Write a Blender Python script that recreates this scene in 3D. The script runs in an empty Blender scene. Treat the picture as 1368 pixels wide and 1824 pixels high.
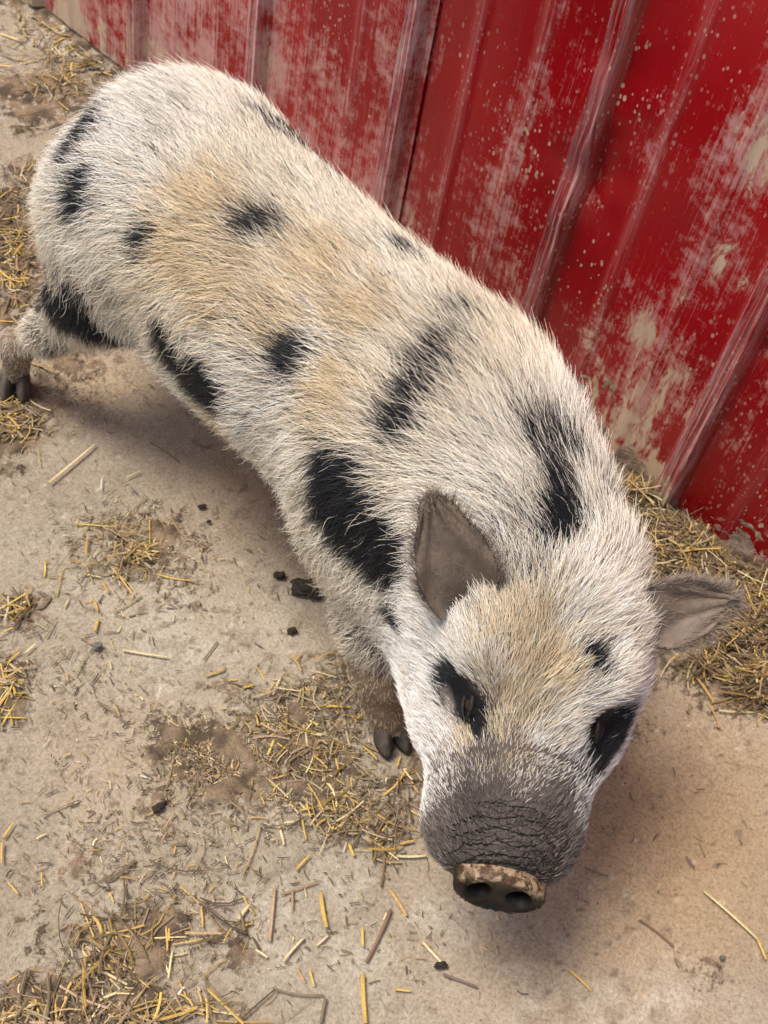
import bpy, math, random
import numpy as np
from mathutils import Matrix, Vector

sc = bpy.context.scene
# ------------------------------------------------------------------ camera
PW, PH_ = 1368.0, 1824.0
FPX = 2260.0; NADIR = (279.0, 2679.0); CAMH = 1.04
def cam_axes():
    d = np.array([NADIR[0]-PW/2, NADIR[1]-PH_/2, FPX]); d /= np.linalg.norm(d)
    Z = -d; fw = np.array([0, 0, 1.]); Y = fw-Z*(fw@Z); Y /= np.linalg.norm(Y)
    return np.stack([np.cross(Y, Z), Y, Z])
CR = cam_axes(); CO = np.array([0, 0, CAMH])
cd = bpy.data.cameras.new('camera'); cam = bpy.data.objects.new('camera', cd)
sc.collection.objects.link(cam); sc.camera = cam
cd.sensor_fit = 'VERTICAL'; cd.sensor_height = 36; cd.lens = FPX/PH_*36; cd.clip_start = .02; cd.clip_end = 500
m = Matrix.Identity(4)
for r in range(3):
    m[r][0] = CR[r][0]; m[r][1] = -CR[r][1]; m[r][2] = -CR[r][2]; m[r][3] = CO[r]
cam.matrix_world = m
cd.dof.use_dof = True; cd.dof.focus_distance = .86; cd.dof.aperture_fstop = 22.0
# ------------------------------------------------------------------ light
SUN_AZ, SUN_EL = math.radians(-100), math.radians(69)      # compass angle from +Y, clockwise; height
w = bpy.data.worlds.new('World'); sc.world = w; w.use_nodes = True
nt = w.node_tree; bg = nt.nodes['Background']
sky = nt.nodes.new('ShaderNodeTexSky'); sky.sky_type = 'NISHITA'; sky.sun_disc = False
sky.sun_elevation = SUN_EL; sky.sun_rotation = SUN_AZ; sky.dust_density = 4.0; sky.air_density = 1.0
sky.ozone_density = 0.6
nt.links.new(sky.outputs[0], bg.inputs[0]); bg.inputs[1].default_value = 0.08
ld = bpy.data.lights.new('sun', 'SUN'); ld.energy = 2.0; ld.angle = math.radians(20); ld.color = (1, .93, .84)
sun = bpy.data.objects.new('sun', ld); sc.collection.objects.link(sun)
sdir = Vector((math.sin(SUN_AZ)*math.cos(SUN_EL), math.cos(SUN_AZ)*math.cos(SUN_EL), math.sin(SUN_EL)))
sun.rotation_euler = sdir.to_track_quat('Z', 'Y').to_euler()
vs = sc.view_settings; vs.view_transform = 'Standard'; vs.look = 'None'; vs.gamma = 1; vs.use_curve_mapping = False
vs.exposure = 0.95
sc.cycles.use_denoising = True; sc.cycles.use_adaptive_sampling = True; sc.cycles.adaptive_threshold = .015
sc.cycles.max_bounces = 6; sc.cycles.diffuse_bounces = 3; sc.cycles.glossy_bounces = 2; sc.cycles.transmission_bounces = 2
sc.cycles.transparent_max_bounces = 4
try:
    sc.cycles_curves.shape = 'RIBBONS'; sc.cycles_curves.subdivisions = 2
except Exception: pass

# ------------------------------------------------------------------ helpers
rng = np.random.default_rng(7); random.seed(7)
COL = sc.collection
def gnd(px, py, z=0.0):
    """the place on the floor (or at height z) that lies at this spot of the photograph"""
    v = CR @ np.array([px-PW/2, py-PH_/2, FPX]); t = (z-CAMH)/v[2]; return CO+v*t
def mesh_obj(name, V, F, mat=None, parent=None, smooth=True):
    me = bpy.data.meshes.new(name); me.from_pydata([tuple(map(float, v)) for v in V] if len(V) < 3000 else np.asarray(V, float).tolist(), [], F if isinstance(F, list) else F.tolist())
    if smooth: me.polygons.foreach_set('use_smooth', np.ones(len(me.polygons), bool))
    me.update(); o = bpy.data.objects.new(name, me); COL.objects.link(o)
    if mat: me.materials.append(mat)
    if parent: o.parent = parent
    return o
def empty(name, loc=(0, 0, 0), rz=0):
    o = bpy.data.objects.new(name, None); COL.objects.link(o); o.location = loc; o.rotation_euler = (0, 0, rz)
    o.empty_display_size = .05; return o
def tag(o, label, cat, group=None, kind=None):
    o['label'] = label; o['category'] = cat
    if group: o['group'] = group
    if kind: o['kind'] = kind
    return o
def fcol(me, name, arr):
    a = me.attributes.new(name, 'FLOAT_COLOR', 'POINT')
    c = np.ones((len(arr), 4), np.float32); c[:, :3] = arr; a.data.foreach_set('color', c.ravel())
def fattr(me, name, arr, dom='POINT'):
    a = me.attributes.new(name, 'FLOAT', dom); a.data.foreach_set('value', np.asarray(arr, np.float32).ravel())
def vnoise(P, f, seed=0):
    """cheap smooth value noise in -1..1 on points (N,3)"""
    q = np.asarray(P, float)*f+np.array([13.7, 7.1, 3.3])*(seed+1); i = np.floor(q).astype(np.int64); t = q-i; t = t*t*(3-2*t)
    def h(a, b, c):
        n = (a*73856093) ^ (b*19349663) ^ (c*83492791) ^ (seed*2654435761)
        n = (n ^ (n >> 13))*1274126177 & 0x7fffffff; n = (n ^ (n >> 16)); return (n % 65536)/32767.5-1
    r = 0
    for a in (0, 1):
        for b in (0, 1):
            for c in (0, 1):
                r = r+h(i[:, 0]+a, i[:, 1]+b, i[:, 2]+c)*(t[:, 0] if a else 1-t[:, 0])*(t[:, 1] if b else 1-t[:, 1])*(t[:, 2] if c else 1-t[:, 2])
    return r
def fbm(P, f, seed=0, o=4): return sum(vnoise(P, f*2**k, seed+k)*.5**k for k in range(o))/1.6
def sstep(a, b, x): t = np.clip((x-a)/(b-a), 0, 1); return t*t*(3-2*t)

class NM:
    """small node-material writer"""
    def __init__(s, name):
        s.m = bpy.data.materials.new(name); s.m.use_nodes = True; s.t = s.m.node_tree; s.n = s.t.nodes; s.b = s.n['Principled BSDF']
    def add(s, typ, **k):
        n = s.n.new(typ)
        for a, v in k.items():
            if a == 'i':
                for kk, vv in v.items(): s.put(n, kk, vv)
            else: setattr(n, a, v)
        return n
    def put(s, n, key, v):
        i = n.inputs[key]
        if isinstance(v, bpy.types.NodeSocket): s.t.links.new(v, i)
        elif isinstance(v, bpy.types.Node): s.t.links.new(v.outputs[0], i)
        else: i.default_value = v
    def attr(s, name, out='Color'):
        n = s.add('ShaderNodeAttribute'); n.attribute_name = name; return n.outputs[out]
    def coord(s, out='Object'): return s.add('ShaderNodeTexCoord').outputs[out]
    def map(s, v, sc_=(1, 1, 1), rot=(0, 0, 0)):
        n = s.add('ShaderNodeMapping', i={'Vector': v}); n.inputs['Scale'].default_value = sc_; n.inputs['Rotation'].default_value = rot; return n.outputs[0]
    def noise(s, v, scale, det=4, rough=.55, dist=0):
        return s.add('ShaderNodeTexNoise', i={'Vector': v, 'Scale': scale, 'Detail': det, 'Roughness': rough, 'Distortion': dist}).outputs[0]
    def voro(s, v, scale, feature='F1', rnd=1.0, out=0):
        n = s.add('ShaderNodeTexVoronoi', feature=feature, i={'Vector': v, 'Scale': scale, 'Randomness': rnd}); return n.outputs[out]
    def ramp(s, f, *stops):
        n = s.add('ShaderNodeValToRGB', i={'Fac': f}); e = n.color_ramp.elements
        for k, (p, c) in enumerate(stops):
            el = e[k] if k < 2 else e.new(p)
            el.position = p; el.color = (*c, 1) if isinstance(c, tuple) else (c, c, c, 1)
        return n.outputs[0]
    def mix(s, f, a, b, mode='MIX'):
        n = s.add('ShaderNodeMix', data_type='RGBA', blend_type=mode)
        for k, v in ((0, f), (6, a), (7, b)):
            if isinstance(v, bpy.types.NodeSocket): s.t.links.new(v, n.inputs[k])
            else: n.inputs[k].default_value = (*v, 1) if isinstance(v, tuple) and len(v) == 3 else v
        return n.outputs[2]
    def math(s, op, a, b=0.0, c=None, clamp=False):
        n = s.add('ShaderNodeMath', operation=op, use_clamp=clamp)
        for k, v in enumerate((a, b) if c is None else (a, b, c)):
            if isinstance(v, bpy.types.NodeSocket): s.t.links.new(v, n.inputs[k])
            else: n.inputs[k].default_value = v
        return n.outputs[0]
    def bump(s, h, strength=.4, dist=.002, nrm=None):
        n = s.add('ShaderNodeBump', i={'Height': h, 'Strength': strength, 'Distance': dist})
        if nrm: s.put(n, 'Normal', nrm)
        return n.outputs[0]
    def done(s, color=None, rough=None, normal=None, **kw):
        if color is not None: s.put(s.b, 'Base Color', (*color, 1) if isinstance(color, tuple) and len(color) == 3 else color)
        if rough is not None: s.put(s.b, 'Roughness', rough)
        if normal is not None: s.put(s.b, 'Normal', normal)
        for k, v in kw.items(): s.put(s.b, k.replace('_', ' '), v)
        return s.m
def sep(n, v, k):
    x = n.add('ShaderNodeSeparateXYZ', i={0: v}); return x.outputs[k]

# the wall runs along UV; NV points from the camera into the wall
PHI = math.radians(55); NV = np.array([math.cos(PHI), math.sin(PHI), 0]); UV = np.array([math.sin(PHI), -math.cos(PHI), 0])
WALL_N = .944; RIB0, PITCH = -1.216, .23

# ------------------------------------------------------------------ floor
def px_blob(P, px, py, rx, ry, rot=0):
    """soft disc on the floor, centre and radii given where they lie in the photograph"""
    c = gnd(px, py); ex = gnd(px+rx*math.cos(rot), py+rx*math.sin(rot))-c; ey = gnd(px-ry*math.sin(rot), py+ry*math.cos(rot))-c
    M = np.linalg.inv(np.stack([ex[:2], ey[:2]], 1)); q = (P[:, :2]-c[:2])@M.T
    return np.exp(-(q**2).sum(1))
DIRT = [(370,1350,110,60,.5,.9),(300,1440,90,60,.3,.45),(520,1290,110,60,0,.5),(560,1370,90,60,.3,.7),(620,1440,120,55,.2,.55),(230,1700,120,70,-.6,.8),(110,1790,200,60,0,.9),(420,1700,60,60,0,.45),
        (300,1560,90,60,0,.4),(250,960,130,80,.2,.5),(30,1080,60,60,0,.55),(15,1220,45,80,0,.6),(20,740,80,90,0,.85),(20,450,70,150,0,1.0),(60,180,110,60,0,.7),(230,90,60,40,.8,.8),(1200,1020,130,200,.5,.9),
        (1320,1180,90,90,0,.8),(1090,1290,70,80,0,.35),(150,1560,120,90,0,.28),(60,1640,120,90,0,.4),(420,1230,60,40,0,.3),(700,1400,60,60,0,.35),(110,640,120,70,0,.45),(1260,1720,60,40,.6,.3)]
def build_floor():
    fx = np.concatenate([-np.geomspace(60, .95, 22), np.arange(-.9, .56, .0036), np.geomspace(.6, 60, 22)])
    fy = np.concatenate([-np.geomspace(60, .3, 22)[:-1], np.arange(.2, 1.95, .0036), np.geomspace(2.0, 60, 22)])
    X, Y = np.meshgrid(fx, fy, indexing='ij'); P = np.stack([X.ravel(), Y.ravel(), np.zeros(X.size)], 1)
    near = ((np.abs(P[:, 0]) < 1.2) & (P[:, 1] > 0) & (P[:, 1] < 2.2)).astype(float)
    dirt = np.zeros(len(P))
    for a in DIRT: dirt = np.maximum(dirt, a[5]*px_blob(P, *a[:5])*1.4)
    dirt = np.maximum(dirt, np.exp(-((WALL_N-P@NV)/.05)**2)*.8)
    Pw = P+.02*np.stack([fbm(P, 14, 71, 2), fbm(P, 14, 75, 2), 0*P[:, 0]], 1)
    n1 = fbm(Pw, 9, 1); n2 = fbm(Pw, 34, 5, 3); n3 = fbm(P, 90, 11, 3); n4 = fbm(Pw, 22, 15, 4)
    # trodden dirt breaks up into crumbs towards its edge
    dm = dirt*.85+.45*n1*(dirt+.2)+.75*n2*(dirt+.10)+.95*n3*(dirt+.06)
    f = sstep(.30, .62, dm)[:, None]
    z = .0022*n1+near*(.0055*f[:, 0]*(.6+.7*n2+.5*n3)+.0010*n2+.0009*n3)
    P[:, 2] = z-.004
    def lerp(c, d, t): return c+(np.array(d)-c)*np.clip(t, 0, 1)[:, None]
    c = np.tile([.266, .220, .160], (len(P), 1)); c = lerp(c, (.35, .300, .229), .5+.9*n1)
    warm = np.zeros(len(P))
    for a in ((1180,1480,280,300,0,1.25),(430,850,160,130,.5,.6),(150,690,160,70,0,.6),(700,1050,120,100,0,.3),(250,1350,200,130,0,.3)): warm = np.maximum(warm, a[5]*px_blob(P, *a[:5]))
    c = lerp(c, (.37, .255, .145), warm*.7+.12*n1)
    chalk = px_blob(P, 110, 60, 190, 90)*1.3+px_blob(P, 640, 1640, 330, 150)*.55+px_blob(P, 330, 1120, 200, 130)*.45+px_blob(P, 1150, 1790, 250, 70)*.5
    c = lerp(c, (.50, .46, .38), chalk*sstep(-.25, .45, n4+.5*n2)*.85)
    c = lerp(c, (.18, .130, .082), .45*sstep(.12, .75, n4+1.3*n3)*(.35+.65*sstep(-.2, .4, n1)))         # old stains
    c = lerp(c, (.155, .112, .075), .8*sstep(.42, .62, fbm(P, 120, 33, 2)+.25*n1))                     # specks
    c = lerp(c, (.60, .52, .42), .45*sstep(.4, .65, fbm(P, 150, 43, 2)))
    dk = sstep(-.35, .4, fbm(P, 70, 53, 3)); dc = np.array([.065, .044, .028])+(np.array([.215, .152, .096])-np.array([.065, .044, .028]))*dk[:, None]
    dcol = dc
    # hairline cracks
    for (x0, y0, x1, y1, k) in ((150,1470,260,1580,.6),(480,1560,640,1470,.5),(380,1670,480,1560,.5),(170,740,185,700,.6),(60,760,150,770,.5)):
        A, B = gnd(x0, y0)[:2], gnd(x1, y1)[:2]; d = B-A; t = np.clip(((P[:, :2]-A)@d)/(d@d), 0, 1); q = np.linalg.norm(P[:, :2]-A-t[:, None]*d+.006*np.stack([vnoise(P, 50, 81), vnoise(P, 50, 82)], 1), axis=1)
        c = lerp(c, (.12, .085, .06), k*np.exp(-(q/.003)**2)); P[:, 2] -= .0012*np.exp(-(q/.003)**2)
    nx, ny = len(fx), len(fy); I = np.arange(nx*ny).reshape(nx, ny)
    F = np.stack([I[:-1, :-1], I[1:, :-1], I[1:, 1:], I[:-1, 1:]], -1).reshape(-1, 4)
    o = mesh_obj('concrete_floor', P, F, floor_mat()); fcol(o.data, 'tone', np.clip(c, .01, 1)); fcol(o.data, 'soil', np.clip(dcol, .01, 1)); fattr(o.data, 'dirt', dm)
    o['kind'] = 'structure'; o['label'] = 'dusty worn concrete floor with brown dirt patches'
    return o
def floor_mat():
    n = NM('dusty_concrete'); v = n.coord(); fine = n.noise(v, 330, 3, .75)
    crumb = n.noise(v, 130, 5, .78, .3)
    f = n.ramp(n.math('ADD', n.attr('dirt', 'Fac'), n.math('MULTIPLY_ADD', crumb, 2.2, -1.1)), (.36, 0.0), (.56, .95))
    c = n.mix(1.0, n.mix(f, n.attr('tone'), n.attr('soil')), n.ramp(fine, (.28, .62), (.5, 1.0), (.72, 1.32)), 'MULTIPLY')
    return n.done(c, .9, n.bump(fine, .75, .0022), Specular_IOR_Level=.25)
build_floor()

# ------------------------------------------------------------------ red metal wall
def wall_mat(dusty):
    n = NM('red_painted_metal'); v = n.coord()          # x along the wall, z up
    red = n.mix(n.attr('veil', 'Fac'), (.20, .0006, .0035), (.35, .0022, .007))
    s2 = n.noise(n.map(v, (300, 1, 9), (0, .04, 0)), 1, 5, .78, .3); s3 = n.noise(n.map(v, (520, 1, 15), (0, -.28, 0)), 1, 3, .65, .25); s4 = n.noise(n.map(v, (480, 1, 15), (0, .36, 0)), 1, 3, .65, .25)
    dust = n.attr('dust', 'Fac')
    gr = n.noise(v, 75, 6, .72)
    d0 = n.math('ADD', dust, n.math('ADD', n.math('MULTIPLY_ADD', s2, 2.0, -1.0), n.math('MULTIPLY_ADD', gr, 2.4, -1.2)))
    d1 = n.ramp(d0, (.38, 0.0), (1.05, 1.0))
    c = n.mix(n.math('MULTIPLY', d1, .72), red, (.56, .33, .30))
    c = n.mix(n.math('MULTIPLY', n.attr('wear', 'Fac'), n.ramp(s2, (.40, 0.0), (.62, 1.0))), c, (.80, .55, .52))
    scr = n.math('MAXIMUM', n.ramp(s3, (.63, 0.0), (.70, .8)), n.ramp(s4, (.64, 0.0), (.71, .75)))
    c = n.mix(n.math('MULTIPLY', scr, n.math('ADD', dust, .12, clamp=True)), c, (.62, .36, .33))
    def speck(scale, stretch, lo, hi, dens):
        vo = n.add('ShaderNodeTexVoronoi', i={'Vector': n.map(v, (1, 1, stretch)), 'Scale': scale})
        sz = n.math('MULTIPLY', n.math('SUBTRACT', vo.outputs[1], dens), hi)        # each spatter its own size
        q = n.math('ADD', n.math('SUBTRACT', sz, vo.outputs[0]), n.math('MULTIPLY_ADD', gr, .34, -.17))
        return n.math('MULTIPLY', n.math('MULTIPLY_ADD', q, 30, lo, clamp=True), n.attr('spatter', 'Fac'))
    sp = n.math('MAXIMUM', speck(95, .7, -.2, .55, .56), speck(230, .6, -.2, .9, .46))
    mn = n.noise(n.map(v, (70, 70, 24)), 1, 7, .78, .5)
    mud = n.math('MAXIMUM', sp, n.math('MULTIPLY_ADD', n.math('ADD', mn, n.attr('mud', 'Fac')), 11, -7.6, clamp=True))
    mc = n.mix(mn, (.30, .20, .125), (.66, .52, .36))
    c = n.mix(n.math('MULTIPLY', mud, .95), c, mc)
    r = n.mix(n.math('MAXIMUM', mud, n.math('MULTIPLY', d1, .7)), (.24,)*3, (.75,)*3)
    return n.done(c, r, n.bump(n.math('MULTIPLY', s2, .5), .25, .0006), Specular_IOR_Level=.5)
def rib_profile(x):
    """height of the sheet above its pan at distance x along the wall"""
    u = (x-RIB0+PITCH/2) % PITCH-PITCH/2
    h = .0145*np.clip((.017-np.abs(u))/.0095, 0, 1)
    for c in (-.0767, .0767):
        h = np.maximum(h, .0016*np.clip((.0095-np.abs(u-c))/.0055, 0, 1))
    h = h-.0022*np.clip(1-np.abs(np.abs(u)-.0028)/.002, 0, 1)*(np.abs(u) < .0075)
    return h
def sheet(name, x0, x1, lift, mat, parent, dents, dusty=0.0, ztop=2.6):
    k = np.arange(math.floor((x0-RIB0)/PITCH)-1, math.ceil((x1-RIB0)/PITCH)+2)
    br = []
    for c in k*PITCH+RIB0:
        for d in (0, -.017, -.0075, .0075, .017, -.003, .003):
            br.append(c+d)
        for m_ in (-.0767, .0767):
            for d in (-.0095, -.005, .005, .0095): br.append(c+m_+d)
    xs = np.unique(np.round(np.concatenate([np.array(br), np.arange(x0, x1, .008), [x0, x1]]), 4)); xs = xs[(xs >= x0-1e-6) & (xs <= x1+1e-6)]
    zs = np.concatenate([np.arange(.004, .9, .011), np.linspace(.95, ztop, 14)])
    X, Z = np.meshgrid(xs, zs, indexing='ij'); H = rib_profile(X)
    P = np.stack([X.ravel(), np.zeros(X.size), Z.ravel()], 1)
    H = H.ravel()
    H += .0018*vnoise(P, 3.2, 9)+.0009*vnoise(P, 11, 4)
    for (dx, dz, rx, rz, a) in dents:
        H += a*np.exp(-((P[:, 0]-dx)/rx)**2-((P[:, 2]-dz)/rz)**2)
    # crumpled edges where the sheet has been knocked
    H += .0016*vnoise(P, 38, 2)*np.exp(-((P[:, 0]+.515)/.05)**2-((P[:, 2]-.33)/.16)**2)*2.2
    X2 = P[:, 0]+.006*vnoise(P*np.array([0, 0, 1]), 16, 6)*np.exp(-((P[:, 0]+.526)/.03)**2-((P[:, 2]-.33)/.15)**2)
    V = np.stack([X2, -(H+lift), P[:, 2]], 1)
    nx, nz = len(xs), len(zs); I = np.arange(nx*nz).reshape(nx, nz); n0 = nx*nz
    F = [tuple(q) for q in np.stack([I[:-1, :-1], I[1:, :-1], I[1:, 1:], I[:-1, 1:]], -1).reshape(-1, 4).tolist()]
    # thin back face and edges so the sheet has a thickness
    B = V.copy(); B[:, 1] += .0009
    V2 = np.concatenate([V, B])
    F += [tuple(a+n0 for a in q[::-1]) for q in F]
    def edge(a): return [(int(a[i+1]), int(a[i]), int(a[i])+n0, int(a[i+1])+n0) for i in range(len(a)-1)]
    F += edge(I[:, 0][::-1])+edge(I[0, :])+edge(I[-1, :][::-1])+edge(I[:, -1])
    o = mesh_obj(name, V2, F, mat, parent, True)
    o.data.set_sharp_from_angle(angle=math.radians(22))
    u = (P[:, 0]-RIB0+PITCH/2) % PITCH-PITCH/2; z = P[:, 2]
    Ps = P*np.array([1, 1, .16]); st = fbm(Ps, 28, 3, 3); bl = fbm(P, 7, 13, 4); b2 = fbm(P, 21, 17, 4)
    low = sstep(.42, .0, z+.12*bl)
    dust = np.clip(.08+.55*st+.65*bl+.4*low+.5*b2+dusty-.25*sstep(.35, .7, z)*(P[:, 0] > -.5), 0, 1)
    mn_ = np.minimum(np.abs(u-.0767), np.abs(u+.0767))
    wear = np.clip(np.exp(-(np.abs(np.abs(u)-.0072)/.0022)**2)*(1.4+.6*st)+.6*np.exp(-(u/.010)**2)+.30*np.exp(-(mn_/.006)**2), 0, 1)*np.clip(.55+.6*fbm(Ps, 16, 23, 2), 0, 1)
    mud = .30*np.clip(.7*bl+.6*b2+.4*st, -.6, .6)+.15*low+.16*sstep(.12, .0, z)-.03
    mud += .10*np.exp(-((P[:, 0]+.30)/.10)**2-((z-.42)/.16)**2)+.07*np.exp(-((P[:, 0]+.42)/.10)**2-((z-.12)/.10)**2)
    spat = np.clip(.35+1.3*fbm(P, 10, 29, 2), 0, 1)
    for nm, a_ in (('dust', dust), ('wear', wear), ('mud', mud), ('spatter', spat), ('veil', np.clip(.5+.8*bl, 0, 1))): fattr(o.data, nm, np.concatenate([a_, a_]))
    return o
wall = empty('barn_wall', tuple(NV*WALL_N), math.atan2(UV[1], UV[0]))
tag(wall, 'scratched red ribbed metal barn wall standing behind the pig', 'wall')
EDGE = RIB0+2*PITCH
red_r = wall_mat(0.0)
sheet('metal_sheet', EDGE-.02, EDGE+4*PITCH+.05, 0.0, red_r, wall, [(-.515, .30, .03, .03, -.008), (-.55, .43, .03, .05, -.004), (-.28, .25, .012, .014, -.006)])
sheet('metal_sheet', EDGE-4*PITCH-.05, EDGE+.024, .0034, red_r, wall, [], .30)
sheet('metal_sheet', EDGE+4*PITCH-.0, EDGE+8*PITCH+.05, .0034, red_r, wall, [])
def mud_crust():
    xs = np.arange(-1.5, .25, .004); zs = np.arange(-.006, .2, .004)
    X, Z = np.meshgrid(xs, zs, indexing='ij'); P = np.stack([X.ravel(), 0*X.ravel(), Z.ravel()], 1)
    top = .035+.025*fbm(P*np.array([1, 0, 0]), 9, 3)+.06*np.exp(-((P[:, 0]+.40)/.075)**2)+.03*np.exp(-((P[:, 0]+.15)/.07)**2)-.0*np.exp(-((P[:, 0]+.17)/.06)**2)
    a = (top-P[:, 2])/.05
    a = a+.9*fbm(P, 30, 61, 3)
    t = .0026*np.clip(a, -.8, 1.2)+.0022*fbm(P, 26, 7, 4)*sstep(-.3, .4, a)+.0016*fbm(P, 90, 3, 3)
    rim = np.exp(-((a-.1)/.15)**2)*.0016
    V = np.stack([P[:, 0], -(rib_profile(P[:, 0])*np.clip(P[:, 2]/.1, .6, 1)+t+rim-.0012), P[:, 2]], 1)
    nx, nz = len(xs), len(zs); I = np.arange(nx*nz).reshape(nx, nz)
    F = np.stack([I[:-1, :-1], I[1:, :-1], I[1:, 1:], I[:-1, 1:]], -1).reshape(-1, 4)
    n = NM('dried_mud'); v = n.coord(); nz_ = n.noise(v, 45, 5, .7)
    c = n.ramp(nz_, (.3, (.10, .066, .043)), (.5, (.235, .165, .115)), (.7, (.42, .325, .245)))
    c = n.mix(n.ramp(n.noise(v, 16, 5, .7), (.56, 0.0), (.62, .9)), c, (.24, .012, .012))
    mat = n.done(c, .92, n.bump(n.noise(v, 160, 3, .7), .8, .003))
    o = mesh_obj('mud_crust', V, F, mat, wall); o['label'] = 'crumbling dried mud caked along the foot of the red sheets'
mud_crust()

# ---- pig shape
def pch(xs,ys):
    xs=np.array(xs,float);ys=np.array(ys,float);h=np.diff(xs);d=np.diff(ys)/h
    m=np.zeros_like(ys);m[0]=d[0];m[-1]=d[-1]
    for i in range(1,len(xs)-1):
        if d[i-1]*d[i]>0:
            w1=2*h[i]+h[i-1];w2=h[i]+2*h[i-1];m[i]=(w1+w2)/(w1/d[i-1]+w2/d[i])
    def f(x):
        x=np.clip(x,xs[0],xs[-1]);i=np.clip(np.searchsorted(xs,x)-1,0,len(xs)-2)
        t=(x-xs[i])/h[i];t2=t*t;t3=t2*t
        return ((2*t3-3*t2+1)*ys[i]+(t3-2*t2+t)*h[i]*m[i]+(-2*t3+3*t2)*ys[i+1]+(t3-t2)*h[i]*m[i+1]).astype(np.float32)
    return f
def loft(h,w,z,tab,p=2.0):
    """closed tube along h; rows (h, top, bottom, half width, sideways shift)"""
    t=np.array(tab);H=t[:,0]
    ft,fb,fa,fc=[pch(H,t[:,k]) for k in (1,2,3,4)]
    hc=np.clip(h,H[0],H[-1]);zt,zb,a=ft(hc),fb(hc),fa(hc)
    c=(zt+zb)/2;b=(zt-zb)/2
    rho=(np.abs((w-fc(hc))/a)**p+np.abs((z-c)/b)**p)**(1/p)
    d=(rho-1)*np.minimum(a,b)
    e=np.maximum(H[0]-h,h-H[-1])
    return np.where(e>0,np.sqrt(np.maximum(d,0)**2+e*e),np.maximum(d,-.5*(np.minimum(h-H[0],H[-1]-h)+1e-4)))
def rcone(P,a,b,ra,rb):
    a=np.array(a);b=np.array(b);ba=b-a;L=ba@ba
    pa=[P[i]-a[i] for i in range(3)]
    t=np.clip((pa[0]*ba[0]+pa[1]*ba[1]+pa[2]*ba[2])/L,0,1)
    return np.sqrt((pa[0]-ba[0]*t)**2+(pa[1]-ba[1]*t)**2+(pa[2]-ba[2]*t)**2)-(ra+(rb-ra)*t)
def ell(P,c,r,M=None):
    q=[P[i]-c[i] for i in range(3)]
    if M is not None: q=[M[k][0]*q[0]+M[k][1]*q[1]+M[k][2]*q[2] for k in range(3)]
    k=np.sqrt((q[0]/r[0])**2+(q[1]/r[1])**2+(q[2]/r[2])**2)
    return (k-1)*min(r)
def smin(a,b,k):
    h=np.clip(.5+.5*(b-a)/k,0,1);return b+(a-b)*h-k*h*(1-h)
def smax(a,b,k): return -smin(-a,-b,k)

HO=np.array([.3515,-.0685,0.]);HAZ=math.radians(-52)
HF=np.array([math.cos(HAZ),math.sin(HAZ),0]);HL=np.array([-math.sin(HAZ),math.cos(HAZ),0])
def hp(h,w,z): return HO+HF*h+HL*w+np.array([0,0,z])
TORSO=[(-.286,.285,.225,.03,.036),(-.276,.315,.20,.058,.034),(-.253,.352,.18,.088,.034),(-.212,.377,.168,.109,.030),(-.16,.386,.163,.115,.025),(-.08,.384,.160,.112,.018),(.03,.379,.159,.109,.016),(.10,.379,.156,.108,.015),(.17,.377,.138,.114,.004),(.22,.374,.138,.109,-.002),(.265,.367,.147,.098,-.009),(.31,.35,.165,.080,-.02),(.345,.32,.19,.050,-.03)]
HEAD=[(-.085,.32,.20,.045,0),(-.05,.345,.17,.072,0),(0,.344,.15,.081,0),(.045,.320,.142,.075,0),(.08,.286,.143,.062,0),(.105,.262,.145,.053,0),(.125,.245,.15,.045,0),(.140,.231,.155,.0375,0),(.149,.219,.160,.0325,0),(.1525,.213,.164,.029,0)]
LEGS=dict(
 hr=[((-.195,-.02,.265),.075),((-.19,-.05,.205),.048),((-.246,-.078,.118),.021),((-.293,-.088,.068),.0155),((-.303,-.088,.022),.0145)],
 hl=[((-.2,.07,.255),.08),((-.17,.10,.18),.055),((-.22,.11,.10),.027),((-.24,.11,.055),.019),((-.243,.11,.022),.0175)],
 fr=[((.2,-.04,.21),.07),((.213,-.064,.14),.041),((.232,-.074,.085),.0275),((.244,-.075,.045),.0195),((.255,-.075,.022),.017)],
 fl=[((.22,.05,.21),.07),((.235,.068,.14),.04),((.265,.07,.085),.025),((.27,.07,.045),.019),((.278,.07,.022),.0175)])
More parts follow.
